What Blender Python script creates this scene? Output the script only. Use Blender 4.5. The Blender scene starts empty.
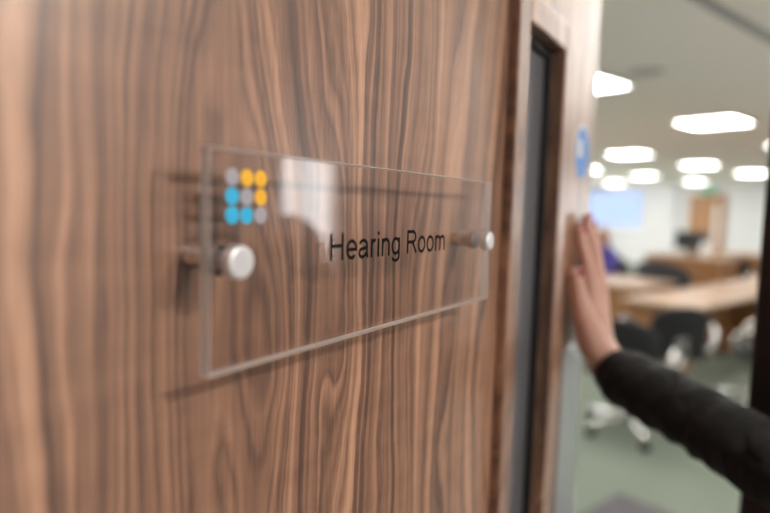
import bpy, bmesh, math, random
from mathutils import Vector, Matrix, noise
random.seed(4)
sc = bpy.context.scene
COL = sc.collection
PI = math.pi

# ------------------------------------------------------------------ camera, world, exposure
PHI = math.radians(17.5)                       # how far the hearing room door stands open
CAM = Vector((0.09478, -0.25238, 1.55))
YAW, PITCH, ROLL, FPX = math.radians(33.123 + 17.5), math.radians(-4.8525), math.radians(1.549), 580.3
d = Vector((math.cos(YAW) * math.cos(PITCH), math.sin(YAW) * math.cos(PITCH), math.sin(PITCH)))
r0 = d.cross(Vector((0, 0, 1))).normalized(); u0 = r0.cross(d)
rr = math.cos(ROLL) * r0 + math.sin(ROLL) * u0
uu = -math.sin(ROLL) * r0 + math.cos(ROLL) * u0
cam_data = bpy.data.cameras.new('camera')
cam = bpy.data.objects.new('camera', cam_data); COL.objects.link(cam)
m3 = Matrix((rr, uu, -d)).transposed()
cam.matrix_world = Matrix.Translation(CAM) @ m3.to_4x4()
cam_data.sensor_width = 36.0
cam_data.lens = FPX * 36.0 / 770.0
cam_data.clip_start = 0.01
cam_data.dof.use_dof = True
cam_data.dof.focus_distance = 0.372
cam_data.dof.aperture_fstop = 2.7
cam_data.dof.aperture_blades = 0
sc.camera = cam

world = bpy.data.worlds.new('world'); sc.world = world; world.use_nodes = True
bgn = world.node_tree.nodes['Background']
bgn.inputs['Color'].default_value = (0.93, 0.96, 1.0, 1); bgn.inputs['Strength'].default_value = 3.0

PANEL_LIGHT = 21.0                             # ceiling panels of the room
DOWNLIGHT = 540.0
SLOT_FILL = 30.0                                  # unseen slot light added to brighten the wall by the doorway
WINDOW_FILL = 12.0                                     # glow of the unseen windows added to fill the room                             # recessed spots of the corridor
sc.view_settings.view_transform = 'Standard'
sc.view_settings.look = 'None'
sc.view_settings.exposure = 0.0
sc.view_settings.gamma = 1.0
sc.view_settings.use_curve_mapping = False
sc.cycles.use_denoising = True
sc.cycles.max_bounces = 10
sc.cycles.transparent_max_bounces = 16
sc.cycles.sample_clamp_indirect = 6.0
sc.cycles.caustics_reflective = False
sc.cycles.caustics_refractive = False

# ------------------------------------------------------------------ materials
def mat(name, col=(.8, .8, .8), rough=.5, metal=0.0, **kw):
    m = bpy.data.materials.new(name); m.use_nodes = True
    b = m.node_tree.nodes['Principled BSDF']
    b.inputs['Base Color'].default_value = (*col, 1); b.inputs['Roughness'].default_value = rough
    b.inputs['Metallic'].default_value = metal
    for k, v in kw.items(): b.inputs[k].default_value = v
    return m
def nodes(m): return m.node_tree.nodes, m.node_tree.links, m.node_tree.nodes['Principled BSDF']
def noisy(m, scale, c1, c2, bump=0.0, stretch=(1, 1, 1), detail=6):
    N, L, b = nodes(m)
    tc = N.new('ShaderNodeTexCoord'); mp = N.new('ShaderNodeMapping'); mp.inputs['Scale'].default_value = stretch
    n = N.new('ShaderNodeTexNoise'); n.inputs['Scale'].default_value = scale; n.inputs['Detail'].default_value = detail
    r = N.new('ShaderNodeValToRGB')
    r.color_ramp.elements[0].color = (*c1, 1); r.color_ramp.elements[1].color = (*c2, 1)
    r.color_ramp.elements[0].position = .3; r.color_ramp.elements[1].position = .7
    L.new(tc.outputs['Object'], mp.inputs['Vector']); L.new(mp.outputs[0], n.inputs['Vector'])
    L.new(n.outputs['Fac'], r.inputs['Fac']); L.new(r.outputs['Color'], b.inputs['Base Color'])
    if bump:
        bp = N.new('ShaderNodeBump'); bp.inputs['Strength'].default_value = bump; bp.inputs['Distance'].default_value = .002
        L.new(n.outputs['Fac'], bp.inputs['Height']); L.new(bp.outputs[0], b.inputs['Normal'])
    return m

def walnut(name, light=1.0, rough=.38, offset=0.0):
    """flat-sawn walnut veneer: contour lines of a field stretched along the height, plus pores"""
    m = bpy.data.materials.new(name); m.use_nodes = True
    N, L, b = nodes(m)
    def math_(op, a=None, bb=None, c=None):
        n = N.new('ShaderNodeMath'); n.operation = op
        for i, v in enumerate((a, bb, c)):
            if v is None: continue
            if isinstance(v, (int, float)): n.inputs[i].default_value = v
            else: L.new(v, n.inputs[i])
        return n.outputs[0]
    def noise_(vec, sx, sy, sz, scale=1.0, detail=2.0, rg=.5, off=0.0):
        mp = N.new('ShaderNodeMapping'); mp.inputs['Scale'].default_value = (sx, sy, sz)
        mp.inputs['Location'].default_value = (off + offset, off * .37, off * 1.3)
        L.new(vec, mp.inputs['Vector'])
        n = N.new('ShaderNodeTexNoise'); n.inputs['Scale'].default_value = scale
        n.inputs['Detail'].default_value = detail; n.inputs['Roughness'].default_value = rg
        L.new(mp.outputs[0], n.inputs['Vector']); return n.outputs['Fac']
    tc = N.new('ShaderNodeTexCoord'); V = tc.outputs['Object']
    field = noise_(V, 7.0, 2.0, 1.55, 1.0, 1.0, .4, 3.1)
    field2 = noise_(V, 17.0, 3.0, 2.6, 1.0, 1.0, .4, 7.7)
    wob = noise_(V, 26.0, 4.0, 11.0, 1.0, 2.0, .5, 9.7)
    sx = N.new('ShaderNodeSeparateXYZ'); L.new(V, sx.inputs[0])
    g = math_('ADD', sx.outputs['X'], math_('MULTIPLY', field, .215))
    g = math_('ADD', g, math_('MULTIPLY', field2, .06))
    g = math_('ADD', g, math_('MULTIPLY', wob, .015))
    def rings(scale, detail, rg, off):                   # one tone per growth ring: lines run parallel to each other
        n = N.new('ShaderNodeTexNoise'); n.noise_dimensions = '1D'; n.inputs['Scale'].default_value = scale
        n.inputs['Detail'].default_value = detail; n.inputs['Roughness'].default_value = rg
        L.new(math_('ADD', g, off + offset), n.inputs['W']); return n.outputs['Fac']
    r1 = rings(58.0, 3.5, .62, 4.0); r2 = rings(260.0, 2.0, .5, 9.0)
    line = math_('POWER', math_('SUBTRACT', 1.0, math_('ABSOLUTE', math_('SUBTRACT', math_('MULTIPLY', rings(95.0, 1.0, .4, 17.0), 2.0), 1.0))), 9.0)
    broad = noise_(V, 6.5, 1.5, .75, 1.0, 2.0, .5, 11.9)
    pores = noise_(V, 900.0, 60.0, 30.0, 1.0, 3.0, .6, 1.0)
    fine = noise_(V, 300.0, 30.0, 9.0, 1.0, 3.0, .6, 2.0)
    chat = noise_(V, 16.0, 8.0, 75.0, 1.0, 2.0, .5, 6.0)
    t = math_('ADD', math_('MULTIPLY', math_('SUBTRACT', r1, .5), 1.4), math_('MULTIPLY', math_('SUBTRACT', r2, .5), .55))
    t = math_('ADD', t, math_('MULTIPLY', line, .22))
    t = math_('ADD', t, math_('MULTIPLY', math_('SUBTRACT', broad, .5), .8))
    t = math_('ADD', t, math_('MULTIPLY', math_('SUBTRACT', fine, .5), .42))
    t = math_('ADD', t, math_('MULTIPLY', math_('SUBTRACT', pores, .5), .38))
    t = math_('ADD', t, math_('MULTIPLY', math_('SUBTRACT', chat, .5), .20))
    t = math_('ADD', t, .38)
    rp = N.new('ShaderNodeValToRGB'); cr = rp.color_ramp
    k = light
    cr.elements[0].position = 0.0; cr.elements[0].color = (.50 * k, .292 * k, .192 * k, 1)
    cr.elements[1].position = 1.0; cr.elements[1].color = (.070 * k, .038 * k, .028 * k, 1)
    for p, c in ((.25, (.37, .202, .128)), (.5, (.24, .127, .081)), (.75, (.130, .068, .047))):
        e = cr.elements.new(p); e.color = (c[0] * k, c[1] * k, c[2] * k, 1)
    L.new(t, rp.inputs['Fac']); L.new(rp.outputs['Color'], b.inputs['Base Color'])
    b.inputs['Roughness'].default_value = rough
    b.inputs['Coat Weight'].default_value = .8; b.inputs['Coat Roughness'].default_value = .30
    bp = N.new('ShaderNodeBump'); bp.inputs['Strength'].default_value = .12; bp.inputs['Distance'].default_value = .0006
    L.new(pores, bp.inputs['Height']); L.new(bp.outputs[0], b.inputs['Normal'])
    return m

def emis(name, col, s):
    m = bpy.data.materials.new(name); m.use_nodes = True
    N = m.node_tree.nodes; N.remove(N['Principled BSDF'])
    e = N.new('ShaderNodeEmission'); e.inputs['Color'].default_value = (*col, 1); e.inputs['Strength'].default_value = s
    m.node_tree.links.new(e.outputs[0], N['Material Output'].inputs[0]); return m

def clear_sheet(name, tint=(1, 1, 1), ior=1.49, gloss=.0):
    """clear sheet: transparent with the reflection of its polished face"""
    m = bpy.data.materials.new(name); m.use_nodes = True
    N, L = m.node_tree.nodes, m.node_tree.links; N.remove(N['Principled BSDF'])
    t = N.new('ShaderNodeBsdfTransparent'); t.inputs['Color'].default_value = (*tint, 1)
    g = N.new('ShaderNodeBsdfGlossy'); g.inputs['Roughness'].default_value = gloss
    f = N.new('ShaderNodeFresnel'); f.inputs['IOR'].default_value = ior
    # the fresnel term must see the outer index on both sides of a face
    geo = N.new('ShaderNodeNewGeometry'); mxi = N.new('ShaderNodeMix'); mxi.data_type = 'FLOAT'
    mxi.inputs[2].default_value = ior; mxi.inputs[3].default_value = 1.0 / ior
    L.new(geo.outputs['Backfacing'], mxi.inputs[0])
    mx = N.new('ShaderNodeMixShader')
    L.new(mxi.outputs[0], f.inputs['IOR'])
    L.new(f.outputs[0], mx.inputs[0]); L.new(t.outputs[0], mx.inputs[1]); L.new(g.outputs[0], mx.inputs[2])
    L.new(mx.outputs[0], N['Material Output'].inputs[0]); return m

def cut_edge(name):
    """sawn and polished acrylic edge: glass with a milky share"""
    m = bpy.data.materials.new(name); m.use_nodes = True
    N, L = m.node_tree.nodes, m.node_tree.links; N.remove(N['Principled BSDF'])
    g = N.new('ShaderNodeBsdfGlass'); g.inputs['IOR'].default_value = 1.49; g.inputs['Roughness'].default_value = .08
    df = N.new('ShaderNodeBsdfDiffuse'); df.inputs['Color'].default_value = (.93, .9, .88, 1)
    tl = N.new('ShaderNodeBsdfTranslucent'); tl.inputs['Color'].default_value = (.93, .9, .88, 1)
    a = N.new('ShaderNodeMixShader'); a.inputs[0].default_value = .5
    c = N.new('ShaderNodeMixShader'); c.inputs[0].default_value = .68
    L.new(df.outputs[0], a.inputs[1]); L.new(tl.outputs[0], a.inputs[2])
    L.new(g.outputs[0], c.inputs[1]); L.new(a.outputs[0], c.inputs[2])
    L.new(c.outputs[0], N['Material Output'].inputs[0]); return m

M = {}
M['walnut'] = walnut('walnut_veneer', 1.0, .45)
M['walnut_bead'] = walnut('walnut_bead', 1.0, .42, 4.4)
M['dark_frame'] = noisy(mat('dark_stained_frame', rough=.5), 3, (.012, .006, .005), (.026, .012, .009), 0, (40, 40, 2))
M['white_wall'] = noisy(mat('white_wall_paint', rough=.85), 60, (.70, .70, .70), (.75, .75, .75), .1)
M['corridor_wall'] = noisy(mat('corridor_wall_paint', rough=.85), 60, (.74, .73, .71), (.8, .79, .77), .1)
M['ceiling'] = noisy(mat('ceiling_plaster', rough=.9), 40, (.79, .73, .665), (.85, .79, .725), .05)
M['ceiling_strip'] = noisy(mat('ceiling_strip_paint', rough=.7), 20, (.30, .285, .28), (.34, .32, .31))
M['carpet'] = noisy(mat('green_grey_carpet', rough=.95), 220, (.17, .20, .16), (.24, .275, .222), .5)
M['corridor_carpet'] = noisy(mat('grey_corridor_carpet', rough=.95), 220, (.12, .12, .12), (.18, .18, .175), .5)
M['mat_pile'] = noisy(mat('grey_mat_pile', rough=.95), 300, (.10, .095, .10), (.16, .15, .16), .5)
M['white_trim'] = mat('white_trim_paint', (.8, .8, .79), .4)
M['clear'] = clear_sheet('clear_acrylic_face')
M['edge'] = cut_edge('acrylic_edge')
M['glass'] = clear_sheet('window_glass', (.96, .98, .97), 1.5)
M['dark_glass'] = clear_sheet('tinted_vision_glass', (.80, .82, .85), 1.5)
def frosted(name):
    m = bpy.data.materials.new(name); m.use_nodes = True
    N, L = m.node_tree.nodes, m.node_tree.links; N.remove(N['Principled BSDF'])
    t = N.new('ShaderNodeBsdfTranslucent'); t.inputs['Color'].default_value = (.52, .52, .56, 1)
    df = N.new('ShaderNodeBsdfDiffuse'); df.inputs['Color'].default_value = (.30, .30, .32, 1)
    g = N.new('ShaderNodeBsdfGlossy'); g.inputs['Roughness'].default_value = .12
    f = N.new('ShaderNodeFresnel'); f.inputs['IOR'].default_value = 1.5
    a = N.new('ShaderNodeMixShader'); a.inputs[0].default_value = .3; c = N.new('ShaderNodeMixShader')
    L.new(t.outputs[0], a.inputs[1]); L.new(df.outputs[0], a.inputs[2]); L.new(f.outputs[0], c.inputs[0]); L.new(a.outputs[0], c.inputs[1]); L.new(g.outputs[0], c.inputs[2])
    L.new(c.outputs[0], N['Material Output'].inputs[0]); return m
M['frosted'] = frosted('frosted_vision_glass')
M['gasket'] = mat('black_rubber', (.006, .006, .007), .6)
M['satin'] = mat('satin_aluminium', (.86, .86, .89), .42, .75)
M['brushed'] = noisy(mat('brushed_steel', rough=.3, metal=1.0), 8, (.56, .57, .60), (.66, .67, .70), 0, (90, 90, 1))
M['polished'] = mat('polished_aluminium', (.62, .60, .60), .16, 1.0)
M['chrome'] = mat('chrome', (.88, .87, .85), .10, 1.0)
M['ink'] = mat('black_vinyl', (.004, .0035, .0035), .6, **{'Specular IOR Level': .08})
M['yellow'] = mat('yellow_vinyl', (.93, .50, .035), .45)
M['blue'] = mat('cyan_vinyl', (.03, .47, .80), .45)
M['greydot'] = mat('lilac_grey_vinyl', (.40, .385, .44), .45)
M['sticker_blue'] = mat('sticker_blue', (.05, .26, .72), .4)
M['sticker_white'] = mat('sticker_white', (.85, .85, .85), .4)
M['panel'] = emis('light_panel_diffuser', (1.0, .965, .91), PANEL_LIGHT)
M['spot'] = emis('downlight_lens', (1.0, .93, .85), DOWNLIGHT)
M['slot_fill'] = emis('fill_slot_diffuser', (1.0, .95, .89), SLOT_FILL)
M['screen'] = emis('screen_glow', (.52, .66, 1.0), 1.25)
M['fill_pane'] = emis('fill_window_pane', (.97, .985, 1.0), WINDOW_FILL)
M['corridor_pane'] = emis('overcast_window_pane', (.97, .985, 1.0), 6.2)
M['exit'] = emis('exit_sign_green', (.10, .55, .25), .8)
M['plastic_black'] = mat('black_plastic', (.012, .012, .013), .4)
M['fabric_black'] = noisy(mat('black_upholstery', rough=.8), 300, (.010, .010, .011), (.022, .022, .024), .3)
M['fabric_grey'] = noisy(mat('charcoal_upholstery', rough=.85), 300, (.035, .036, .042), (.06, .062, .07), .3)
M['table_top'] = noisy(mat('maple_laminate', rough=.35), 2.0, (.46, .295, .19), (.54, .36, .245), 0, (1, 14, 14))
M['table_wood'] = noisy(mat('cherry_laminate', rough=.4), 2.0, (.26, .115, .042), (.35, .165, .062), 0, (2, 14, 14))
M['far_door'] = noisy(mat('oak_door_veneer', rough=.45), 3.0, (.34, .16, .06), (.46, .23, .095), 0, (14, 14, 1))
M['skin'] = noisy(mat('skin', rough=.5, **{'Subsurface Weight': .12}), 30, (.64, .37, .29), (.72, .44, .35), .08)
M['nail'] = mat('pink_nail_varnish', (.42, .03, .11), .2)
M['jacket'] = noisy(mat('black_jacket_cloth', rough=.75), 900, (.004, .004, .004), (.011, .0108, .0105), .35)
def folds(m):
    N, L, b = nodes(m)
    tc = N.new('ShaderNodeTexCoord'); mp = N.new('ShaderNodeMapping'); mp.inputs['Rotation'].default_value = (.5, .3, .7); mp.inputs['Scale'].default_value = (14, 46, 22)
    n = N.new('ShaderNodeTexNoise'); n.inputs['Scale'].default_value = 1.0; n.inputs['Detail'].default_value = 2.0; n.inputs['Distortion'].default_value = .6
    bp = N.new('ShaderNodeBump'); bp.inputs['Strength'].default_value = .9; bp.inputs['Distance'].default_value = .012
    L.new(tc.outputs['Object'], mp.inputs['Vector']); L.new(mp.outputs[0], n.inputs['Vector']); L.new(n.outputs['Fac'], bp.inputs['Height'])
    L.new(bp.outputs[0], b.inputs['Normal']); b.inputs['Specular IOR Level'].default_value = .35
folds(M['jacket'])
M['trousers'] = noisy(mat('dark_trouser_cloth', rough=.85), 500, (.012, .012, .016), (.02, .02, .026), .3)
M['shoe'] = mat('black_shoe_leather', (.012, .011, .011), .35)
M['hair'] = noisy(mat('brown_hair', rough=.5), 60, (.035, .018, .01), (.07, .038, .02), .4, (1, 1, .1))
M['ginger'] = noisy(mat('ginger_hair', rough=.5), 60, (.30, .095, .03), (.42, .15, .05), .4, (1, 1, .1))
M['purple'] = noisy(mat('blue_purple_cloth', rough=.85), 300, (.07, .05, .30), (.11, .08, .40), .3)
M['eye'] = mat('eye_white', (.75, .73, .7), .2)
M['iris'] = mat('iris_dark', (.02, .015, .01), .15)
M['lip'] = mat('lip', (.45, .16, .14), .4)
M['paper'] = mat('white_paper', (.82, .81, .78), .7)
M['grey_plastic'] = mat('grey_grille_plastic', (.48, .46, .445), .6)

# ------------------------------------------------------------------ helpers
def link(o, parent=None):
    COL.objects.link(o)
    if parent is not None: o.parent = parent
    return o
def build(name, bm, m, parent=None, smooth=False):
    bmesh.ops.recalc_face_normals(bm, faces=bm.faces)
    me = bpy.data.meshes.new(name); bm.to_mesh(me); bm.free()
    for k in (m if isinstance(m, (list, tuple)) else [m]): me.materials.append(k)
    if smooth:
        for p in me.polygons: p.use_smooth = True
    return link(bpy.data.objects.new(name, me), parent)
def tag(o, label=None, cat=None, group=None, kind=None):
    if label: o['label'] = label
    if cat: o['category'] = cat
    if group: o['group'] = group
    if kind: o['kind'] = kind
    return o
def empty(name, loc=(0, 0, 0), rz=0.0):
    o = bpy.data.objects.new(name, None); o.location = loc; o.rotation_euler = (0, 0, rz); o.empty_display_size = .1
    return link(o)
def copy_tree(o, parent=None):
    c = o.copy(); COL.objects.link(c); c.parent = parent
    for ch in list(o.children): copy_tree(ch, c)
    return c
def box(bm, x0, x1, y0, y1, z0, z1, bev=0.0, seg=2):
    r = bmesh.ops.create_cube(bm, size=1.0)
    for v in r['verts']:
        v.co = Vector(((x0 + x1) / 2 + v.co.x * (x1 - x0), (y0 + y1) / 2 + v.co.y * (y1 - y0), (z0 + z1) / 2 + v.co.z * (z1 - z0)))
    if bev:
        es = list({e for v in r['verts'] for e in v.link_edges})
        bmesh.ops.bevel(bm, geom=es, offset=bev, segments=seg, affect='EDGES', profile=.5)
    return bm
def bx(*a, **k): return box(bmesh.new(), *a, **k)
def boxes(lst, bev=0.0):
    bm = bmesh.new()
    for b in lst: box(bm, *b, bev=bev)
    return bm
def tube(bm, pts, r, seg=10, closed=False):
    pts = [Vector(p) for p in pts]; n = len(pts); rings = []; up = None
    for i, p in enumerate(pts):
        a = pts[(i - 1) % n] if (closed or i > 0) else p
        b = pts[(i + 1) % n] if (closed or i < n - 1) else p
        t = (b - a).normalized()
        if up is None: up = t.orthogonal().normalized()
        up = (up - t * up.dot(t)).normalized(); s = t.cross(up)
        ri = r[i] if isinstance(r, (list, tuple)) else r
        rings.append([bm.verts.new(p + (up * math.cos(2 * PI * k / seg) + s * math.sin(2 * PI * k / seg)) * ri) for k in range(seg)])
    for i in range(n if closed else n - 1):
        A, B = rings[i], rings[(i + 1) % n]
        for k in range(seg): bm.faces.new((A[k], A[(k + 1) % seg], B[(k + 1) % seg], B[k]))
    if not closed:
        bm.faces.new(rings[0][::-1]); bm.faces.new(rings[-1])
    return bm
def lathe(prof, seg=32, mtx=None):
    """profile of (radius, height) turned about z, ends closed"""
    bm = bmesh.new(); rings = []
    for r, z in prof: rings.append([bm.verts.new((r * math.cos(2 * PI * k / seg), r * math.sin(2 * PI * k / seg), z)) for k in range(seg)])
    for A, B in zip(rings, rings[1:]):
        for k in range(seg): bm.faces.new((A[k], A[(k + 1) % seg], B[(k + 1) % seg], B[k]))
    bm.faces.new(rings[0][::-1]); bm.faces.new(rings[-1])
    if mtx is not None: bmesh.ops.transform(bm, matrix=mtx, verts=bm.verts)
    return bm
def bez(p0, p1, p2, p3, n=10):
    out = []
    for i in range(n + 1):
        t = i / n; s = 1 - t
        out.append(Vector(p0) * s ** 3 + Vector(p1) * 3 * s * s * t + Vector(p2) * 3 * s * t * t + Vector(p3) * t ** 3)
    return out

# ------------------------------------------------------------------ the setting
CEIL = 2.45
RX0, RX1, RY1 = -3.0, 18.0, 11.0               # hearing room
WT = 0.205                                     # thickness of the wall that holds the door
CY = -2.35                                     # opposite wall of the corridor
CX0, CX1 = -3.0, 9.0
def struct(name, bm, m): return tag(build(name, bm, m), kind='structure')
struct('floor', bx(RX0, RX1, -WT, RY1, -.08, 0), M['carpet'])
struct('floor_corridor', bx(CX0, CX1, CY, -WT, -.08, 0), M['corridor_carpet'])
struct('ceiling', bx(RX0, RX1, 0, RY1, CEIL, CEIL + .1), M['ceiling'])
struct('ceiling_corridor', bx(CX0, CX1, CY, 0, CEIL, CEIL + .1), M['ceiling'])
struct('wall_front', boxes([(RX0, -.035, -WT, 0, 0, CEIL), (.965, RX1, -WT, 0, 0, CEIL), (-.035, .965, -WT, 0, 2.12, CEIL)]), M['white_wall'])
struct('wall_far', bx(RX1, RX1 + .12, -WT, RY1, 0, CEIL), M['white_wall'])
struct('wall_back', bx(RX0, RX1, RY1, RY1 + .12, 0, CEIL), M['white_wall'])
struct('wall_left', bx(RX0 - .12, RX0, CY, RY1, 0, CEIL), M['white_wall'])
struct('wall_corridor_end', bx(CX1, CX1 + .12, CY, -WT, 0, CEIL), M['corridor_wall'])
WX0, WX1, WZ0, WZ1 = 3.7, 6.7, .85, 2.3        # corridor window
struct('wall_corridor', boxes([(CX0, WX0, CY - .2, CY, 0, CEIL), (WX1, CX1, CY - .2, CY, 0, CEIL), (WX0, WX1, CY - .2, CY, 0, WZ0), (WX0, WX1, CY - .2, CY, WZ1, CEIL)]), M['corridor_wall'])
struct('baseboard_front', bx(1.06, RX1, 0, .015, 0, .1), M['white_trim'])
struct('baseboard_far', bx(RX1 - .015, RX1, .016, RY1, 0, .1), M['white_trim'])
struct('baseboard_corridor', bx(CX0, CX1, CY, CY + .015, 0, .1), M['white_trim'])
struct('trim_1', bx(RX0, RX1, .83, .885, CEIL - .012, CEIL), M['ceiling_strip'])
# corridor window: frame, mullions, panes, sill
w1 = tag(empty('window_1', (WX0, CY, WZ0)), kind='structure')
ww, wh = WX1 - WX0, WZ1 - WZ0
build('window_frame', boxes([(0, ww, -.13, -.07, 0, .06), (0, ww, -.13, -.07, wh - .06, wh), (0, .06, -.13, -.07, .06, wh - .06), (ww - .06, ww, -.13, -.07, .06, wh - .06)]), M['white_trim'], w1)
for k in range(3):
    a = .06 + k * (ww - .12) / 3; b = .06 + (k + 1) * (ww - .12) / 3
    build('pane', bx(a + .02, b - .02, -.105, -.095, .06, wh - .06), M['corridor_pane'], w1)
    if k: build('mullion', bx(a - .02, a + .02, -.13, -.07, .06, wh - .06), M['white_trim'], w1)
build('window_sill', bx(-.04, ww + .04, -.07, .08, -.03, 0, bev=.004), M['white_trim'], w1)
def fill_window(name, loc, rz, w_, h_, n_, pane='fill_pane'):
    w = tag(empty(name, loc, rz), kind='structure')
    build('window_frame', boxes([(0, w_, 0, .05, 0, .05), (0, w_, 0, .05, h_ - .05, h_), (0, .05, 0, .05, .05, h_ - .05), (w_ - .05, w_, 0, .05, .05, h_ - .05)]), M['white_trim'], w)
    for k in range(n_):
        a = .05 + k * (w_ - .1) / n_; b = .05 + (k + 1) * (w_ - .1) / n_
        build('pane', bx(a + .02, b - .02, .01, .02, .05, h_ - .05), M[pane], w)
        if k: build('mullion', bx(a - .02, a + .02, 0, .045, .05, h_ - .05), M['white_trim'], w)
    build('window_sill', bx(-.04, w_ + .04, 0, .12, -.03, 0, bev=.004), M['white_trim'], w)
for k in range(4): fill_window('window_%d' % (k + 2), (3.4 + k * 4.2, RY1, .85), PI, 3.2, 1.45, 3)  # unseen windows added so their panes light the room
fill_window('window_6', (RX1, .5, .85), PI / 2, 2.6, 1.45, 3, 'corridor_pane')  # unseen window added for a bright reflection on the door leaf
# dark frame round the doorway: lining, stop and the face boards on both sides
t2 = tag(empty('trim_2'), kind='structure')
build('lining', boxes([(.93, .965, -WT, 0, 0, 2.12), (-.035, -.004, -WT, 0, 0, 2.12), (-.004, .93, -WT, 0, 2.088, 2.12)]), M['dark_frame'], t2)
build('stop', boxes([(.915, .93, -.075, -.048, 0, 2.088), (-.004, .93, -.075, -.048, 2.073, 2.088)]), M['dark_frame'], t2)
for y0, y1 in ((-WT - .02, -WT), (0, .017)):
    for x0, x1, z0, z1 in ((.935, 1.01, 0, 2.09), (-.08, -.009, 0, 2.09), (-.08, 1.01, 2.09, 2.165)):
        build('architrave', bx(x0, x1, y0, y1, z0, z1, bev=.003), M['dark_frame'], t2)

# ------------------------------------------------------------------ the door (own frame: u along the leaf, n out of its corridor face)
UH = -.18                                      # hinge edge
ZB = 1.4737                                    # lower edge of the sign
UE = .745                                      # closing edge
DT = .044
def at_door(o):
    o.rotation_euler = (0, 0, PHI)
    o.matrix_world = Matrix.Rotation(PHI, 4, 'Z') @ Matrix.Translation((-UH, -DT, 0)); return o
def dbox(bm, u0, u1, n0, n1, z0, z1, bev=0.0, seg=2): return box(bm, u0, u1, -n1, -n0, z0, z1, bev, seg)
def dworld(u, n, z):
    return Matrix.Rotation(PHI, 4, 'Z') @ Vector((u - UH, -DT - n, ZB + z))
OU0, OU1, OZ0, OZ1 = .424, .549, .62, ZB + .270      # vision panel opening
door = tag(empty('door_1'), kind='structure'); at_door(door)
bm = bmesh.new()
for u0_, u1_, z0_, z1_ in ((UH, OU0, .008, 2.08), (OU1, UE, .008, 2.08), (OU0, OU1, .008, OZ0), (OU0, OU1, OZ1, 2.08)):
    dbox(bm, u0_, u1_, -DT, 0, z0_, z1_)
build('leaf', bm, M['walnut'], door)
BW = .031
for n0, n1, nm in ((.0, .0115, 'vision_panel_bead'), (-DT - .012, -DT, 'vision_panel_bead')):
    for u0_, u1_, z0_, z1_ in ((OU0 - BW, OU0, OZ0 - BW, OZ1 + BW), (OU1, OU1 + BW, OZ0 - BW, OZ1 + BW), (OU0, OU1, OZ1, OZ1 + BW), (OU0, OU1, OZ0 - BW, OZ0)):
        bm = bmesh.new(); dbox(bm, u0_, u1_, n0, n1, z0_, z1_, bev=.0022); build(nm, bm, M['walnut_bead'], door)
bm = bmesh.new(); dbox(bm, OU0 + .002, OU1 - .002, -.017, -.011, OZ0 + .002, OZ1 - .002); build('vision_glass', bm, M['frosted'], door)
bm = bmesh.new()
for n0, n1 in ((-.011, -.005), (-.023, -.017)):
    dbox(bm, OU0, OU0 + .013, n0, n1, OZ0, OZ1); dbox(bm, OU1 - .013, OU1, n0, n1, OZ0, OZ1)  # side strips widened to stand in for a dark reflection in the glass
    dbox(bm, OU0 + .013, OU1 - .013, n0, n1, OZ1 - .009, OZ1); dbox(bm, OU0 + .013, OU1 - .013, n0, n1, OZ0, OZ0 + .009)
build('gasket', bm, M['gasket'], door)
bm = bmesh.new(); dbox(bm, .640, .738, 0, .0018, ZB - .47, ZB - .118, bev=.0006, seg=1)
plate = build('push_plate', bm, M['brushed'], door); plate['label'] = 'brushed steel push plate'
for u_, z_ in ((.651, ZB - .455), (.727, ZB - .455), (.651, ZB - .134), (.727, ZB - .134)):
    build('screw', lathe([(.0001, .0028), (.003, .0026), (.0042, .0018)][::-1], 12, Matrix.Translation((u_, 0, z_)) @ Matrix.Rotation(PI / 2, 4, 'X')), M['satin'], plate, True)
for z_ in (.25, 1.05, 1.85):
    build('hinge', lathe([(.007, z_ - .05), (.007, z_ + .05)], 14, Matrix.Translation((UH - .002, DT + .006, 0))), M['satin'], door, True)

# ------------------------------------------------------------------ the acrylic sign
sign = tag(empty('door_sign'), 'clear acrylic door sign on metal standoffs reading Hearing Room, with coloured dots', 'sign')
at_door(sign)
SB, SF = .0215, .0280
bm = bmesh.new(); dbox(bm, 0, .3, SB, SF, ZB, ZB + .1)
for f in bm.faces:
    f.normal_update(); f.material_index = 0 if abs(f.normal.y) > .9 else 1
bmesh.ops.bevel(bm, geom=bm.edges[:], offset=.0004, segments=1, affect='EDGES')
for f in bm.faces:
    f.normal_update(); f.material_index = 0 if abs(f.normal.y) > .99 else 1
build('acrylic_panel', bm, [M['clear'], M['edge']], sign)
for u_ in (.0115, .2855):
    T = Matrix.Translation((u_, 0, ZB + .0505)) @ Matrix.Rotation(PI / 2, 4, 'X')
    so = build('standoff', lathe([(.0052, 0.0), (.0052, SB - .0056), (.0056, SB - .0050), (.0070, SB - .0048), (.0070, SB)], 36, T), M['polished'], sign, False)
    build('cap', lathe([(.0066, SF), (.0066, SF + .0012), (.0073, SF + .0014), (.0075, SF + .0022), (.0075, SF + .0062), (.0072, SF + .0071), (.0064, SF + .0075)], 36, T), M['satin'], so, False)
    for p in so.children[0].data.polygons: p.use_smooth = len(p.vertices) == 4
# dots, printed on the back of the sheet
PR = SB - .0003
rows = [('greydot', 'yellow', 'yellow'), ('blue', 'greydot', 'yellow'), ('blue', 'blue', 'greydot')]
names = {'greydot': 'grey dot', 'yellow': 'yellow dot', 'blue': 'bright blue dot'}
for j, row in enumerate(rows):
    for i, c in enumerate(row):
        T = Matrix.Translation((.0186 + i * .0089, -PR, ZB + .0882 - j * .0087))
        b_ = bmesh.new(); bmesh.ops.create_circle(b_, cap_ends=True, radius=.0041, segments=32, matrix=T @ Matrix.Rotation(PI / 2, 4, 'X'))
        build('dot', b_, M[c], sign)['label'] = names[c]
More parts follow.
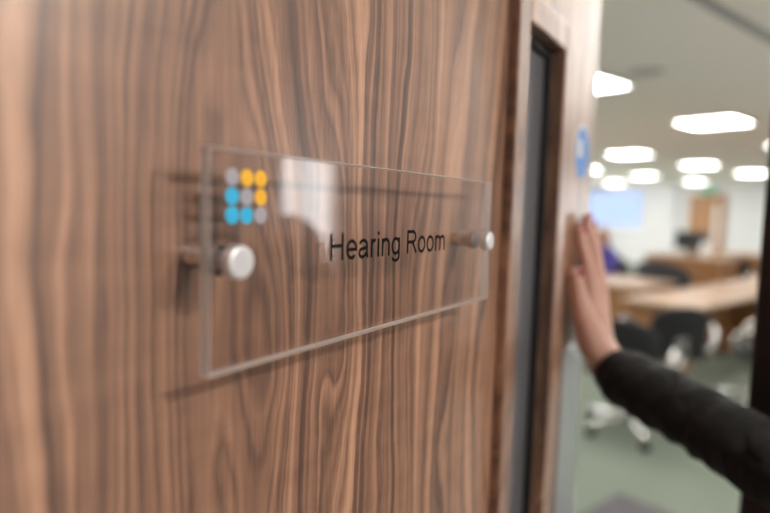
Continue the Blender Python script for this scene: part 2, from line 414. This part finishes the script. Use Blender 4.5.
# lettering
def arc(cx, cy, rx, ry, a0, a1, n=18):
    return [(cx + rx * math.cos(math.radians(a0 + (a1 - a0) * k / n)), cy + ry * math.sin(math.radians(a0 + (a1 - a0) * k / n))) for k in range(n + 1)]
W = .098
GL = {
 'H': (.722, [[(.125, 0), (.125, .716)], [(.597, 0), (.597, .716)], [(.125, .38), (.597, .38)]]),
 'e': (.556, [[(.08, .262), (.477, .262)] + arc(.278, .262, .199, .228, 0, 318, 30)[1:]]),
 'a': (.556, [arc(.262, .355, .172, .135, 168, 0, 16) + [(.434, .12), (.47, 0)], [(.434, .295), (.34, .278), (.23, .262)] + arc(.215, .148, .138, .113, 96, 290, 18)[1:] + [(.34, .07), (.434, .165)]]),
 'r': (.333, [[(.11, 0), (.11, .519)], [(.11, .30)] + arc(.25, .32, .14, .155, 165, 68, 10)]),
 'i': (.222, [[(.111, 0), (.111, .519)], [(.111, .615), (.111, .716)]]),
 'n': (.556, [[(.11, 0), (.11, .519)], [(.11, .28)] + arc(.278, .32, .168, .162, 172, 0, 18) + [(.446, 0)]]),
 'g': (.556, [arc(.268, .268, .195, .222, 0, 360, 32), [(.452, .519), (.452, -.02)] + arc(.268, -.03, .184, .14, -4, -165, 18)]),
 ' ': (.278, []),
 'R': (.722, [[(.125, 0), (.125, .716)], [(.125, .676), (.42, .676)] + arc(.43, .515, .165, .161, 88, -88, 18) + [(.42, .354), (.125, .354)], [(.36, .354), (.46, .30), (.655, 0)]]),
 'o': (.556, [arc(.278, .26, .203, .230, 0, 360, 34)]),
 'm': (.833, [[(.11, 0), (.11, .519)], [(.11, .28)] + arc(.262, .33, .152, .152, 172, 0, 16) + [(.414, 0)], [(.414, .28)] + arc(.568, .33, .154, .152, 172, 0, 16) + [(.722, 0)]]),
}
def ribbon(bm, path, w, fn):
    P = [Vector(p) for p in path]; closed = (P[0] - P[-1]).length < 1e-6
    if closed: P = P[:-1]
    n = len(P); Ls, Rs = [], []
    for i in range(n):
        a = P[i - 1] if (i > 0 or closed) else None
        b = P[(i + 1) % n] if (i < n - 1 or closed) else None
        t1 = (P[i] - a).normalized() if a is not None else (b - P[i]).normalized()
        t2_ = (b - P[i]).normalized() if b is not None else t1
        t = (t1 + t2_).normalized(); nn = Vector((-t.y, t.x)); k = max(.55, nn.dot(Vector((-t1.y, t1.x))))
        Ls.append(bm.verts.new(fn(P[i] + nn * w / 2 / k))); Rs.append(bm.verts.new(fn(P[i] - nn * w / 2 / k)))
    for i in range(n if closed else n - 1):
        j = (i + 1) % n; bm.faces.new((Ls[i], Rs[i], Rs[j], Ls[j]))
EM, TX, TZ = .0214, .0800, ZB + .0461
pen = 0.0
for ch in 'Hearing Room':
    adv, paths = GL[ch]
    if paths:
        b_ = bmesh.new()
        for p in paths: ribbon(b_, p, W, lambda q: Vector((TX + (pen + q.x) * EM, -(SF + .0002), TZ + q.y * EM)))
        build('letter', b_, M['ink'], sign)
    pen += adv

# round safety sticker near the closing edge
st = tag(empty('door_sticker'), 'round blue and white safety sticker stuck on the walnut door above the hand', 'sticker')
at_door(st)
def disc(r, u_, z_, n_): return lathe([(r, n_), (r, n_ + .0003)], 40, Matrix.Translation((u_, 0, ZB + z_)) @ Matrix.Rotation(PI / 2, 4, 'X'))
build('white_rim', disc(.039, .684, .163, 0), M['sticker_white'], st)
build('blue_disc', disc(.0355, .684, .160, .0004), M['sticker_blue'], st)
b_ = bmesh.new(); dbox(b_, .660, .682, .0008, .0011, ZB + .154, ZB + .178, bev=.0001); build('white_mark', b_, M['sticker_white'], st)

# ------------------------------------------------------------------ ceiling lights of the hearing room
GRP = 'square light panels in the hearing room ceiling'
cl = tag(empty('ceiling_light'), 'square glowing light panel set flush in the hearing room ceiling', 'ceiling light', GRP)
build('frame', boxes([(-.29, .29, -.29, -.26, -.012, 0), (-.29, .29, .26, .29, -.012, 0), (-.29, -.26, -.26, .26, -.012, 0), (.26, .29, -.26, .26, -.012, 0)]), M['white_trim'], cl)
build('diffuser', bx(-.26, .26, -.26, .26, -.006, -.001), M['panel'], cl)
first = True
for gx in (1.4, 3.78, 6.10, 8.55, 11.0, 13.5, 16.2):
    for gy in (2.15, 4.3, 6.55, 8.8):
        o = cl if first else copy_tree(cl); first = False
        o.location = (gx, gy, CEIL)
sp = tag(build('ceiling_speaker', lathe([(.11, 0), (.115, -.004), (.10, -.010), (.02, -.012)], 32, Matrix.Translation((3.74, 1.64, CEIL))), M['grey_plastic'], None, True), 'round grey speaker grille in the ceiling beside a light panel', 'speaker')
# corridor downlights
dl = tag(empty('downlight'), 'small round recessed downlight in the corridor ceiling', 'downlight', 'corridor downlights')
build('bezel', lathe([(.088, 0), (.108, -.001), (.106, -.006), (.090, -.008), (.087, -.003)], 32), M['white_trim'], dl, True)
build('lens', lathe([(.086, -.001), (.086, -.004)], 32), M['spot'], dl)
for k, (gx, gy) in enumerate(((.75, -1.52), (1.38, -1.68))):  # the second one is added to brighten the door and soften shadows
    o = dl if k == 0 else copy_tree(dl); o.location = (gx, gy, CEIL)
# unseen slot light, added to brighten the wall and the door's sheen
sl = tag(empty('fill_slot', (1.15, .50, CEIL)), 'unseen long narrow slot light added to brighten the wall that holds the door', 'ceiling light')
build('trim', boxes([(0, 4.6, -.055, -.045, -.012, 0), (0, 4.6, .045, .055, -.012, 0), (0, .01, -.045, .045, -.012, 0), (4.59, 4.6, -.045, .045, -.012, 0)]), M['white_trim'], sl)
build('diffuser', bx(.01, 4.59, -.045, .045, -.006, -.001), M['slot_fill'], sl)

# ------------------------------------------------------------------ far door, exit sign, screen
FX = RX1
d2 = tag(empty('door_2', (FX, 6.9, 0)), kind='structure')
build('frame', boxes([(-.05, 0, -.50, -.44, 0, 2.10), (-.05, 0, .44, .50, 0, 2.10), (-.05, 0, -.50, .50, 2.10, 2.16)]), M['far_door'], d2)
build('leaf', boxes([(-.035, 0, -.44, -.31, .01, 2.10), (-.035, 0, -.19, .44, .01, 2.10), (-.035, 0, -.31, -.19, .01, .5), (-.035, 0, -.31, -.19, 1.9, 2.10)]), M['far_door'], d2)
build('glass_panel', bx(-.02, -.012, -.31, -.19, .5, 1.9), M['paper'], d2)  # light from beyond the pane is put into its white colour
hd = bmesh.new(); tube(hd, [(-.035, -.40, 1.0), (-.085, -.40, 1.0), (-.085, -.40, 1.35), (-.035, -.40, 1.35)], .011); build('pull_handle', hd, M['satin'], d2, True)
ex = tag(empty('exit_sign', (FX, 6.9, 2.19)), 'green lit exit sign above the far wooden door', 'sign')
build('housing', bx(-.05, 0, -.24, .24, 0, .17, bev=.006), M['white_trim'], ex)
build('green_face', bx(-.054, -.0505, -.225, .225, .012, .158), M['exit'], ex)
sn = tag(empty('wall_screen', (FX, 9.75, 1.12)), 'large pale blue lit display screen on the far white wall', 'screen')
build('bezel', bx(-.07, 0, -.95, .95, 0, 1.16, bev=.008), M['white_trim'], sn)
build('display', bx(-.075, -.0705, -.91, .91, .04, 1.12), M['screen'], sn)
struct('trim_3', bx(FX - .10, FX, 7.75, 8.0, 0, CEIL), M['white_wall'])

# ------------------------------------------------------------------ furniture
def table(loc, rz, w, dpt, label, panel=True):
    t = tag(empty('meeting_table', (loc[0], loc[1], 0), rz), label, 'table', 'meeting tables')
    build('table_top', bx(-w / 2, w / 2, -dpt / 2, dpt / 2, .70, .73, bev=.006), M['table_top'], t)
    for s in (-1, 1):
        build('end_panel', bx(s * (w / 2 - .10) - .018, s * (w / 2 - .10) + .018, -dpt / 2 + .08, dpt / 2 - .08, 0, .70, bev=.002), M['table_wood'], t)
    if panel: build('modesty_panel', bx(-w / 2 + .118, w / 2 - .118, -.012, .012, .22, .70, bev=.002), M['table_wood'], t)
    return t
table((6.40, 2.27), 0, 1.9, .72, 'pale wood meeting table beside the brown desk where a person is seated')
table((8.45, 2.30), 0, 1.9, .72, 'pale wood meeting table set between the other meeting table and the bare desk')
def desk(loc, rz, w, dpt, h, label):
    t = tag(empty('front_desk', (loc[0], loc[1], 0), rz), label, 'desk', 'panelled desks')
    build('desk_top', bx(-w / 2, w / 2, -dpt / 2, dpt / 2, h - .03, h, bev=.005), M['table_top'], t)
    build('front_panel', bx(-w / 2 + .01, w / 2 - .01, -dpt / 2 + .02, -dpt / 2 + .045, .03, h - .03, bev=.002), M['table_wood'], t)
    for s in (-1, 1): build('side_panel', bx(s * (w / 2 - .025) - .013, s * (w / 2 - .025) + .013, -dpt / 2 + .046, dpt / 2 - .03, 0, h - .03, bev=.002), M['table_wood'], t)
    build('shelf', bx(-w / 2 + .04, w / 2 - .04, -.02, dpt / 2 - .05, h - .30, h - .275), M['table_wood'], t)
    return t
# desks of the bench at the far end, the table on the hinge side, chairs
desk((9.65, 3.75), -PI / 2, 1.15, .75, .92, 'brown panelled desk carrying the black monitor')
desk((11.35, 3.05), -PI / 2, 1.5, .7, .92, 'brown panelled desk in front of the far white wall, nothing on it')
desk((6.72, 3.62), -PI / 2, 1.5, 1.0, .75, 'brown panelled desk with pale top where a person is seated')

def make_chair():
    c = tag(empty('conference_chair'), 'black conference chair with chrome armrests and star base', 'chair', 'black conference chairs')
    bm = bx(-.25, .25, -.24, .25, .43, .50, bev=.03, seg=3); build('seat', bm, M['fabric_black'], c, True)
    bm = bmesh.new(); nx, nz = 9, 10; G = {}
    for side in (0, 1):
        for i in range(nx):
            for j in range(nz):
                s = i / (nx - 1) * 2 - 1; t = j / (nz - 1)
                w = .235 * (1 - .10 * t * t) * (1 - .25 * max(0, t - .8) / .2 * abs(s))
                y = -.235 - .10 * t + .045 * s * s + (.022 if side else -.022) * (1 - .6 * abs(s) ** 4)
                G[side, i, j] = bm.verts.new((s * w, y, .50 + .36 * t - .03 * max(0, t - .8) / .2 * s * s))
    for i in range(nx - 1):
        for j in range(nz - 1):
            for sd in (0, 1): bm.faces.new((G[sd, i, j], G[sd, i + 1, j], G[sd, i + 1, j + 1], G[sd, i, j + 1]))
    for i in range(nx - 1):
        for j in (0, nz - 1): bm.faces.new((G[0, i, j], G[0, i + 1, j], G[1, i + 1, j], G[1, i, j]))
    for j in range(nz - 1):
        for i in (0, nx - 1): bm.faces.new((G[0, i, j], G[0, i, j + 1], G[1, i, j + 1], G[1, i, j]))
    build('backrest', bm, M['fabric_black'], c, True)
    for s in (-1, 1):
        pts = bez((s * .24, -.20, .46), (s * .31, -.30, .62), (s * .31, -.22, .70), (s * .30, -.10, .69)) + bez((s * .30, -.10, .69), (s * .30, .10, .68), (s * .31, .30, .66), (s * .25, .18, .46))[1:]
        a = build('armrest', tube(bmesh.new(), pts, .015, 10), M['chrome'], c, True)
        build('arm_pad', bx(s * .30 - .03, s * .30 + .03, -.13, .10, .70, .722, bev=.009), M['plastic_black'], a, True)
    build('gas_column', lathe([(.05, .40), (.05, .43), (.028, .40), (.028, .24), (.036, .23), (.036, .08)][::-1], 18), M['chrome'], c, True)
    for k in range(5):
        an = 2 * PI * k / 5 + .3; cx, sy = math.cos(an), math.sin(an)
        bm = tube(bmesh.new(), [(cx * .02, sy * .02, .125), (cx * .15, sy * .15, .115), (cx * .31, sy * .31, .085)], [.026, .022, .016], 10)
        fo = build('base_foot', bm, M['chrome'], c, True)
        T = Matrix.Translation((cx * .30, sy * .30, .032)) @ Matrix.Rotation(an, 4, 'Z') @ Matrix.Rotation(PI / 2, 4, 'Y')
        build('castor', lathe([(.02, -.024), (.031, -.02), (.031, -.005), (.024, 0), (.031, .005), (.031, .02), (.02, .024)], 16, T), M['plastic_black'], fo, True)
    return c
ch0 = make_chair(); used = [False]
def chair(x, y, deg, label=None):
    o = copy_tree(ch0) if used[0] else ch0
    used[0] = True
    o.location = (x, y, 0); o.rotation_euler = (0, 0, math.radians(deg))
    if label: o['label'] = label
    return o
chair(3.98, 1.72, -78, 'black conference chair standing free of the tables, its chrome star base on open carpet')
chair(4.80, 1.90, -38, 'black conference chair between the free standing chair and the end of the meeting table')
chair(5.42, 1.33, 12, 'black conference chair with chrome armrests drawn up near the corner of the meeting table')
chair(6.75, 1.42, -4, 'black conference chair with chrome armrests where the two meeting tables meet')
chair(8.45, 1.50, 6, 'black conference chair with chrome armrests at the meeting table next to the bare desk')
chair(10.42, 3.45, 100, 'black conference chair standing between the two panelled desks')

# charcoal screens of the seating behind the side desk
def tub_chair(x, y, deg, label):
    c = tag(empty('tub_chair', (x, y, 0), math.radians(deg)), label, 'chair', 'charcoal tub chairs')
    build('seat', bx(-.27, .27, -.25, .28, .28, .46, bev=.04, seg=3), M['fabric_grey'], c, True)
    bm = bmesh.new(); rings = []
    for k in range(21):
        a = math.radians(170 + 200 * k / 20); h = .68 + .24 * math.sin(PI * k / 20) ** .7
        ring = []
        for rad, z in ((.36, .10), (.37, h - .03), (.35, h), (.32, h), (.30, h - .03), (.29, .10)):
            ring.append(bm.verts.new((rad * math.cos(a), rad * math.sin(a) + .02, z)))
        rings.append(ring)
    for A, B in zip(rings, rings[1:]):
        for k in range(6): bm.faces.new((A[k], A[(k + 1) % 6], B[(k + 1) % 6], B[k]))
    bm.faces.new(rings[0][::-1]); bm.faces.new(rings[-1])
    build('wrap_back', bm, M['fabric_grey'], c, True)
    for sx in (-1, 1):
        for sy in (-1, 1): build('leg', tube(bmesh.new(), [(sx * .22, sy * .20, .28), (sx * .24, sy * .22, 0)], [.018, .012], 10), M['satin'], c, True)
    return c
tub_chair(8.30, 3.55, -85, 'charcoal upholstered tub chair next to the seated person, behind the brown desk')
tub_chair(8.75, 4.7, -70, 'charcoal upholstered tub chair behind the back of the seated person')

# monitor and papers
mo = tag(empty('monitor', (9.66, 3.78, .92), -PI / 2), 'black desktop monitor standing on the brown panelled desk', 'monitor')
build('screen_housing', bx(-.25, .25, -.02, .02, .09, .38, bev=.008), M['plastic_black'], mo)
build('stand', boxes([(-.025, .025, .02, .045, .03, .25), (-.025, .025, -.01, .045, .012, .05)]), M['plastic_black'], mo)
build('foot', bx(-.13, .13, -.09, .10, 0, .012, bev=.004), M['plastic_black'], mo)
jug = tag(empty('water_jug', (9.42, 3.46, .92)), 'pale water jug beside the monitor on the brown desk', 'jug')
build('body', lathe([(.055, 0), (.07, .02), (.075, .12), (.06, .20), (.063, .23), (.058, .23), (.055, .20), (.069, .12), (.064, .02)], 24), M['paper'], jug, True)
build('handle', tube(bmesh.new(), bez((.06, 0, .20), (.13, 0, .21), (.13, 0, .08), (.073, 0, .07)), .008, 8), M['paper'], jug, True)
pp = tag(build('paper_sheet', bx(-.105, .105, -.15, .15, 0, .002), M['paper']), 'white paper sheet lying on the seated person desk', 'paper')
pp.location = (6.55, 3.35, .7505); pp.rotation_euler = (0, 0, .5)
fm = tag(build('floor_mat', bx(-.95, .95, -.55, .55, 0, .008, bev=.003), M['mat_pile']), 'dark grey entrance mat on the green carpet inside the door', 'mat')
fm.location = (2.15, .75, 0)

# ------------------------------------------------------------------ people
def ball(bm, c, r, m=None):
    T = Matrix.Translation(Vector(c)) @ (m if m is not None else Matrix.Identity(4)) @ Matrix.Diagonal((r[0], r[1], r[2], 1)) if not isinstance(r, (int, float)) else Matrix.Translation(Vector(c)) @ Matrix.Scale(r, 4)
    bmesh.ops.create_icosphere(bm, subdivisions=3, radius=1.0, matrix=T)
def cap(bm, p0, r0_, p1, r1_, seg=16):
    """closed tapered capsule"""
    p0, p1 = Vector(p0), Vector(p1); t = (p1 - p0).normalized(); pts, rs = [], []
    for k in range(6):
        a = PI / 2 * k / 6; pts.append(p0 - t * r0_ * math.cos(a)); rs.append(max(r0_ * math.sin(a), r0_ * .12))
    pts.append(p0); rs.append(r0_); pts.append(p1); rs.append(r1_)
    for k in range(5, -1, -1):
        a = PI / 2 * k / 6; pts.append(p1 + t * r1_ * math.cos(a)); rs.append(max(r1_ * math.sin(a), r1_ * .12))
    tube(bm, pts, rs, seg)
def chain(bm, pts, rs, seg=16):
    for i in range(len(pts) - 1): cap(bm, pts[i], rs[i], pts[i + 1], rs[i + 1], seg)
def fuse(name, bm, voxel, m, parent, smooth=8, disp=None):
    """melt overlapping volumes into one continuous surface"""
    o = build(name, bm, m, None, True)
    r = o.modifiers.new('r', 'REMESH'); r.mode = 'VOXEL'; r.voxel_size = voxel; r.use_smooth_shade = True
    s = o.modifiers.new('s', 'SMOOTH'); s.factor = .5; s.iterations = smooth
    dg = bpy.context.evaluated_depsgraph_get(); dg.update()
    me = bpy.data.meshes.new_from_object(o.evaluated_get(dg)); o.modifiers.clear()
    old = o.data; o.data = me; bpy.data.meshes.remove(old); me.name = name
    if not me.materials: me.materials.append(m)
    if disp:
        flat = []
        for co, nv in [(v.co.copy(), v.normal.copy()) for v in me.vertices]: flat.extend(co + nv * disp(co))
        me.vertices.foreach_set('co', flat); me.update()
    for p in me.polygons: p.use_smooth = True
    if parent is not None: o.parent = parent
    return o
def head(bm, H, F):
    rot = Matrix.Rotation(math.atan2(-F.x, F.y), 4, 'Z')       # local +y is the face
    def at(x, y, z): return H + (rot @ Vector((x, y, z)))
    ball(bm, at(0, -.012, .03), (.074, .093, .088), rot); ball(bm, at(0, .018, -.03), (.060, .070, .075), rot)
    ball(bm, at(0, .045, -.082), (.038, .036, .028), rot)
    cap(bm, at(0, .082, .018), .009, at(0, .104, -.022), .013, 10)
    for s in (-1, 1):
        ball(bm, at(s * .028, .072, .022), (.026, .014, .008), rot); ball(bm, at(s * .073, -.01, -.005), (.010, .018, .030), rot)
        ball(bm, at(s * .035, .055, -.025), (.024, .024, .024), rot)
    cap(bm, at(-.016, .083, -.052), .007, at(.016, .083, -.052), .007, 10)
    cap(bm, at(0, -.01, -.05), .052, at(0, -.03, -.16), .058)
    return at, rot
def face(at, rot, parent):
    for s in (-1, 1):
        b_ = bmesh.new(); ball(b_, at(s * .031, .066, .004), .0125); e = build('eye', b_, M['eye'], parent, True)
        b_ = bmesh.new(); ball(b_, at(s * .031, .0755, .004), .0050); build('iris', b_, M['iris'], e, True)
    b_ = bmesh.new(); cap(b_, at(-.018, .089, -.052), .0045, at(.018, .089, -.052), .0045, 8); build('mouth', b_, M['lip'], parent, True)
def hair_bm(at, rot, length):
    b_ = bmesh.new()
    ball(b_, at(0, -.018, .056), (.087, .098, .084), rot)
    for k in range(9):
        a = math.radians(-20 + 220 * k / 8 + 180)
        x, y = .075 * math.cos(a), .082 * math.sin(a) - .03
        cap(b_, at(x, y, .05), .028, at(x * 1.12, y * 1.05, .05 - length), .022, 10)
    return b_

# --- the person holding the door open
HW = dworld
wrist = HW(.690, .050, -.138); elbow = Vector((.800, -.105, 1.270)); sh_r = Vector((.955, -.33, 1.445))
neck = Vector((1.02, -.49, 1.515)); F = Vector((-.93, -.20, 0)).normalized(); Rt = Vector((F.y, -F.x, 0))   # right-hand side of the person
sh_l = neck - Rt * .165 + Vector((0, 0, -.045))
sh_r2 = neck + Rt * .15 + Vector((0, 0, -.045))
pelvis = Vector((1.05, -.50, .96)); hip_r = pelvis + Rt * .09; hip_l = pelvis - Rt * .09
el_l = sh_l + Vector((.03, -.05, -.28)); wr_l = el_l + F * .07 + Vector((0, .01, -.24))
kn_r = hip_r + F * .02 + Vector((0, 0, -.45)); an_r = kn_r + Vector((0, 0, -.43)); kn_l = hip_l + F * .02 + Vector((0, 0, -.45)); an_l = kn_l + Vector((0, 0, -.43))
Hc = neck + Vector((0, 0, .165)) + F * .035
person = empty('person', (pelvis.x, pelvis.y, 0)); P0 = person
tag(person, 'person in black jacket holding the walnut door open with one raised hand', 'person')
def up(o):                                      # meshes are laid out in world space
    o.parent = person; o.matrix_parent_inverse = Matrix.Translation((-person.location.x, -person.location.y, 0)); return o
bm = bmesh.new()
at, rot = head(bm, Hc, F)
cap(bm, neck, .06, pelvis, .11); chain(bm, [sh_r2, sh_r, elbow, wrist], [.045, .046, .036, .026]); chain(bm, [sh_l, el_l, wr_l], [.046, .036, .026])
chain(bm, [hip_r, kn_r, an_r], [.075, .052, .036]); chain(bm, [hip_l, kn_l, an_l], [.075, .052, .036])
# raised right hand: palm against the leaf, fingers up
kn = [(.668, .026, -.030), (.690, .030, -.022), (.711, .028, -.027), (.729, .023, -.040)]
pip = [(.664, .020, .010), (.690, .022, .023), (.714, .021, .015), (.736, .017, -.006)]
dip = [(.662, .013, .034), (.690, .014, .050), (.716, .014, .040), (.740, .012, .013)]
tip = [(.661, .0095, .052), (.690, .0095, .069), (.717, .0095, .058), (.742, .009, .027)]
rk = [(.0108, .0095, .0085, .0075), (.0110, .0097, .0086, .0076), (.0105, .0092, .0082, .0072), (.0095, .0082, .0072, .0064)]
wr = (.705, .050, -.142)
for k in range(4):
    chain(bm, [HW(*kn[k]), HW(*pip[k]), HW(*dip[k]), HW(*tip[k])], rk[k], 12)
    hb = (.672 + .010 * k, .036, -.112)
    cap(bm, HW(*hb), .0205, HW(*kn[k]), .0125, 12)
    cap(bm, wrist, .027, HW(*hb), .021, 12)
for a_, b_ in ((0, 1), (1, 2), (2, 3)): cap(bm, HW(*kn[a_]), .0105, HW(*kn[b_]), .0105, 10)
th = [(.664, .036, -.108), (.640, .028, -.070), (.634, .020, -.036), (.634, .014, -.006)]
chain(bm, [HW(*q) for q in th], (.0215, .0160, .0115, .0088), 12)
cap(bm, HW(.675, .028, -.055), .013, HW(.645, .026, -.072), .013, 10); cap(bm, HW(.680, .030, -.085), .018, HW(.652, .030, -.088), .017, 10)
# relaxed left hand
side = (wr_l - el_l).normalized(); cap(bm, wr_l, .026, wr_l + side * .07, .03)
for k in range(4):
    b0 = wr_l + side * .085 + F * (.027 - .018 * k); chain(bm, [b0, b0 + side * .04 + Rt * .008, b0 + side * .066 + Rt * .024], [.0095, .0085, .007], 10)
chain(bm, [wr_l + side * .02 + F * .025, wr_l + side * .06 + F * .048, wr_l + side * .09 + F * .045], [.014, .011, .008], 10)
body = up(fuse('body', bm, .0030, M['skin'], None, 6))
face(at, rot, body)
# nails of the raised hand
nailm = Matrix.Rotation(PHI, 4, 'Z')
for q, w_, m_ in [((.6325, .0215, -.005), .0062, 'nail')] + [((tip[k][0], tip[k][1] + .0062, tip[k][2] + .001), .0052, 'nail') for k in range(4)]:
    b_ = bmesh.new(); ball(b_, HW(*q), (w_, .0022, .0075), nailm); o = build('fingernail', b_, M[m_], body, True)
def wrinkle(amp):
    def f(co):
        n1 = noise.noise(Vector((co.x * 26, co.y * 26, co.z * 20))); n2 = noise.noise(Vector((co.x * 55 + 7, co.y * 60, co.z * 42)))
        return amp * (abs(n1) * 1.3 - .35 + .5 * n2)
    return f
def sleeve_folds(co):
    ax = (wrist - elbow).normalized(); q = co - elbow; t = q.dot(ax); p = q - ax * t
    if t < -.05 or p.length > .11: return wrinkle(.005)(co)
    n1 = noise.noise(Vector((t * 34 + p.z * 16 + p.x * 9, p.x * 11, p.z * 11 + 3)))
    n2 = noise.noise(Vector((t * 70 - p.z * 25, p.x * 20 + 5, p.z * 20)))
    return .0030 * (1 - abs(n1) * 2.6) + .0015 * n2
bm = bmesh.new()
cuff = wrist.lerp(elbow, .11) + Vector((0, 0, -.004))
chain(bm, [sh_r2 + Vector((0, 0, -.02)), sh_r, elbow, wrist.lerp(elbow, .45), cuff], [.070, .060, .042, .041, .039], 24)
chain(bm, [sh_l, el_l, el_l.lerp(wr_l, .92)], [.064, .053, .042], 24)
for q, rx, ry in ((1.34, .175, .115), (1.24, .175, .118), (1.14, .168, .115), (1.04, .170, .118), (.96, .178, .125), (.90, .18, .128)):
    ball(bm, (lambda p: (p.x, p.y, q))(pelvis.lerp(neck, (q - .96) / .55)), (rx, ry, .20), rot)
cap(bm, sh_l, .062, sh_r2, .062, 20)
cap(bm, neck + Vector((0, 0, -.02)), .075, neck + Vector((0, 0, .01)), .068)
jk = up(fuse('jacket', bm, .0055, M['jacket'], None, 5, sleeve_folds))
bm = bmesh.new()
chain(bm, [hip_r, kn_r, an_r + Vector((0, 0, .02))], [.10, .072, .062], 20); chain(bm, [hip_l, kn_l, an_l + Vector((0, 0, .02))], [.10, .072, .062], 20)
ball(bm, pelvis, (.165, .115, .11), rot)
up(fuse('trousers', bm, .008, M['trousers'], None, 5, wrinkle(.003)))
for an in (an_r, an_l):
    bm = bmesh.new(); base = Vector((an.x, an.y, .045))
    cap(bm, base - F * .03, .043, base + F * .13, .036); cap(bm, base, .042, base + Vector((0, 0, .05)), .045)
    for v in bm.verts: v.co.z = max(v.co.z, .0)
    up(fuse('shoe', bm, .006, M['shoe'], None, 4))
up(fuse('hair', hair_bm(at, rot, .24), .005, M['hair'], None, 4, lambda c: .003 * noise.noise(Vector((c.x * 60, c.y * 60, c.z * 8)))))

# --- the person seated at the side desk, far back in the room
sp_ = Vector((7.86, 4.22, 0)); F = Vector((-1, -.08, 0)).normalized(); Rt = Vector((F.y, -F.x, 0))
person = empty('person', (sp_.x, sp_.y, 0)); tag(person, 'ginger-haired person in blue-purple top seated behind the brown desk', 'person')
pelvis = sp_ + Vector((0, 0, .60)); neck = sp_ + F * .06 + Vector((0, 0, 1.02)); Hc = neck + Vector((0, 0, .165)) + F * .04
sh_r = neck + Rt * .17 + Vector((0, 0, -.05)); sh_l = neck - Rt * .17 + Vector((0, 0, -.05))
bm = bmesh.new(); at, rot = head(bm, Hc, F); cap(bm, neck, .06, pelvis, .11)
joints = {}
for s, S in ((1, sh_r), (-1, sh_l)):
    E_ = S + F * .12 + Rt * (s * .05) + Vector((0, 0, -.22)); Wt = E_ + F * .20 - Rt * (s * .10) + Vector((0, 0, .015)); Wt.z = .80; joints[s] = (S, E_, Wt)
    chain(bm, [S, E_, Wt], [.045, .036, .026]); cap(bm, Wt, .026, Wt + F * .06, .024)
    for k in range(4):
        b0 = Wt + F * .08 + Rt * (.024 - .016 * k); chain(bm, [b0, b0 + F * .04, b0 + F * .06 + Vector((0, 0, -.012))], [.009, .008, .007], 8)
    chain(bm, [Wt + F * .02 - Rt * (s * .02), Wt + F * .06 - Rt * (s * .04)], [.013, .009], 8)
    hp = pelvis + Rt * (s * .09); k_ = hp + F * .40 + Vector((0, 0, -.01)); a_ = k_ + Vector((0, 0, -.42)); joints[s] += (hp, k_, a_)
    chain(bm, [hp, k_, a_], [.075, .052, .036])
body = up(fuse('body', bm, .006, M['skin'], None, 4)); face(at, rot, body)
bm = bmesh.new()
for q, rx, ry in ((.95, .18, .115), (.82, .175, .12), (.70, .16, .12), (.58, .165, .125)):
    ball(bm, (lambda p: (p.x, p.y, q))(pelvis.lerp(neck, (q - .52) / .5)), (rx, ry, .17), rot)
for s in (1, -1): chain(bm, [joints[s][0], joints[s][1], joints[s][1].lerp(joints[s][2], .85)], [.062, .052, .042])
cap(bm, sh_l, .06, sh_r, .06)
up(fuse('top', bm, .009, M['purple'], None, 4, wrinkle(.003)))
bm = bmesh.new()
for s in (1, -1): chain(bm, list(joints[s][3:6]), [.10, .075, .06])
up(fuse('trousers', bm, .010, M['trousers'], None, 4))
for s in (1, -1):
    bm = bmesh.new(); base = Vector((joints[s][5].x, joints[s][5].y, .045)); cap(bm, base - F * .03, .043, base + F * .13, .036); cap(bm, base, .042, base + Vector((0, 0, .05)), .045)
    for v in bm.verts: v.co.z = max(v.co.z, .0)
    up(fuse('shoe', bm, .008, M['shoe'], None, 3))
up(fuse('hair', hair_bm(at, rot, .13), .008, M['ginger'], None, 3))
o = chair(sp_.x + .02, sp_.y + .02, math.degrees(math.atan2(-F.x, F.y)), 'black conference chair in which the ginger-haired person sits')
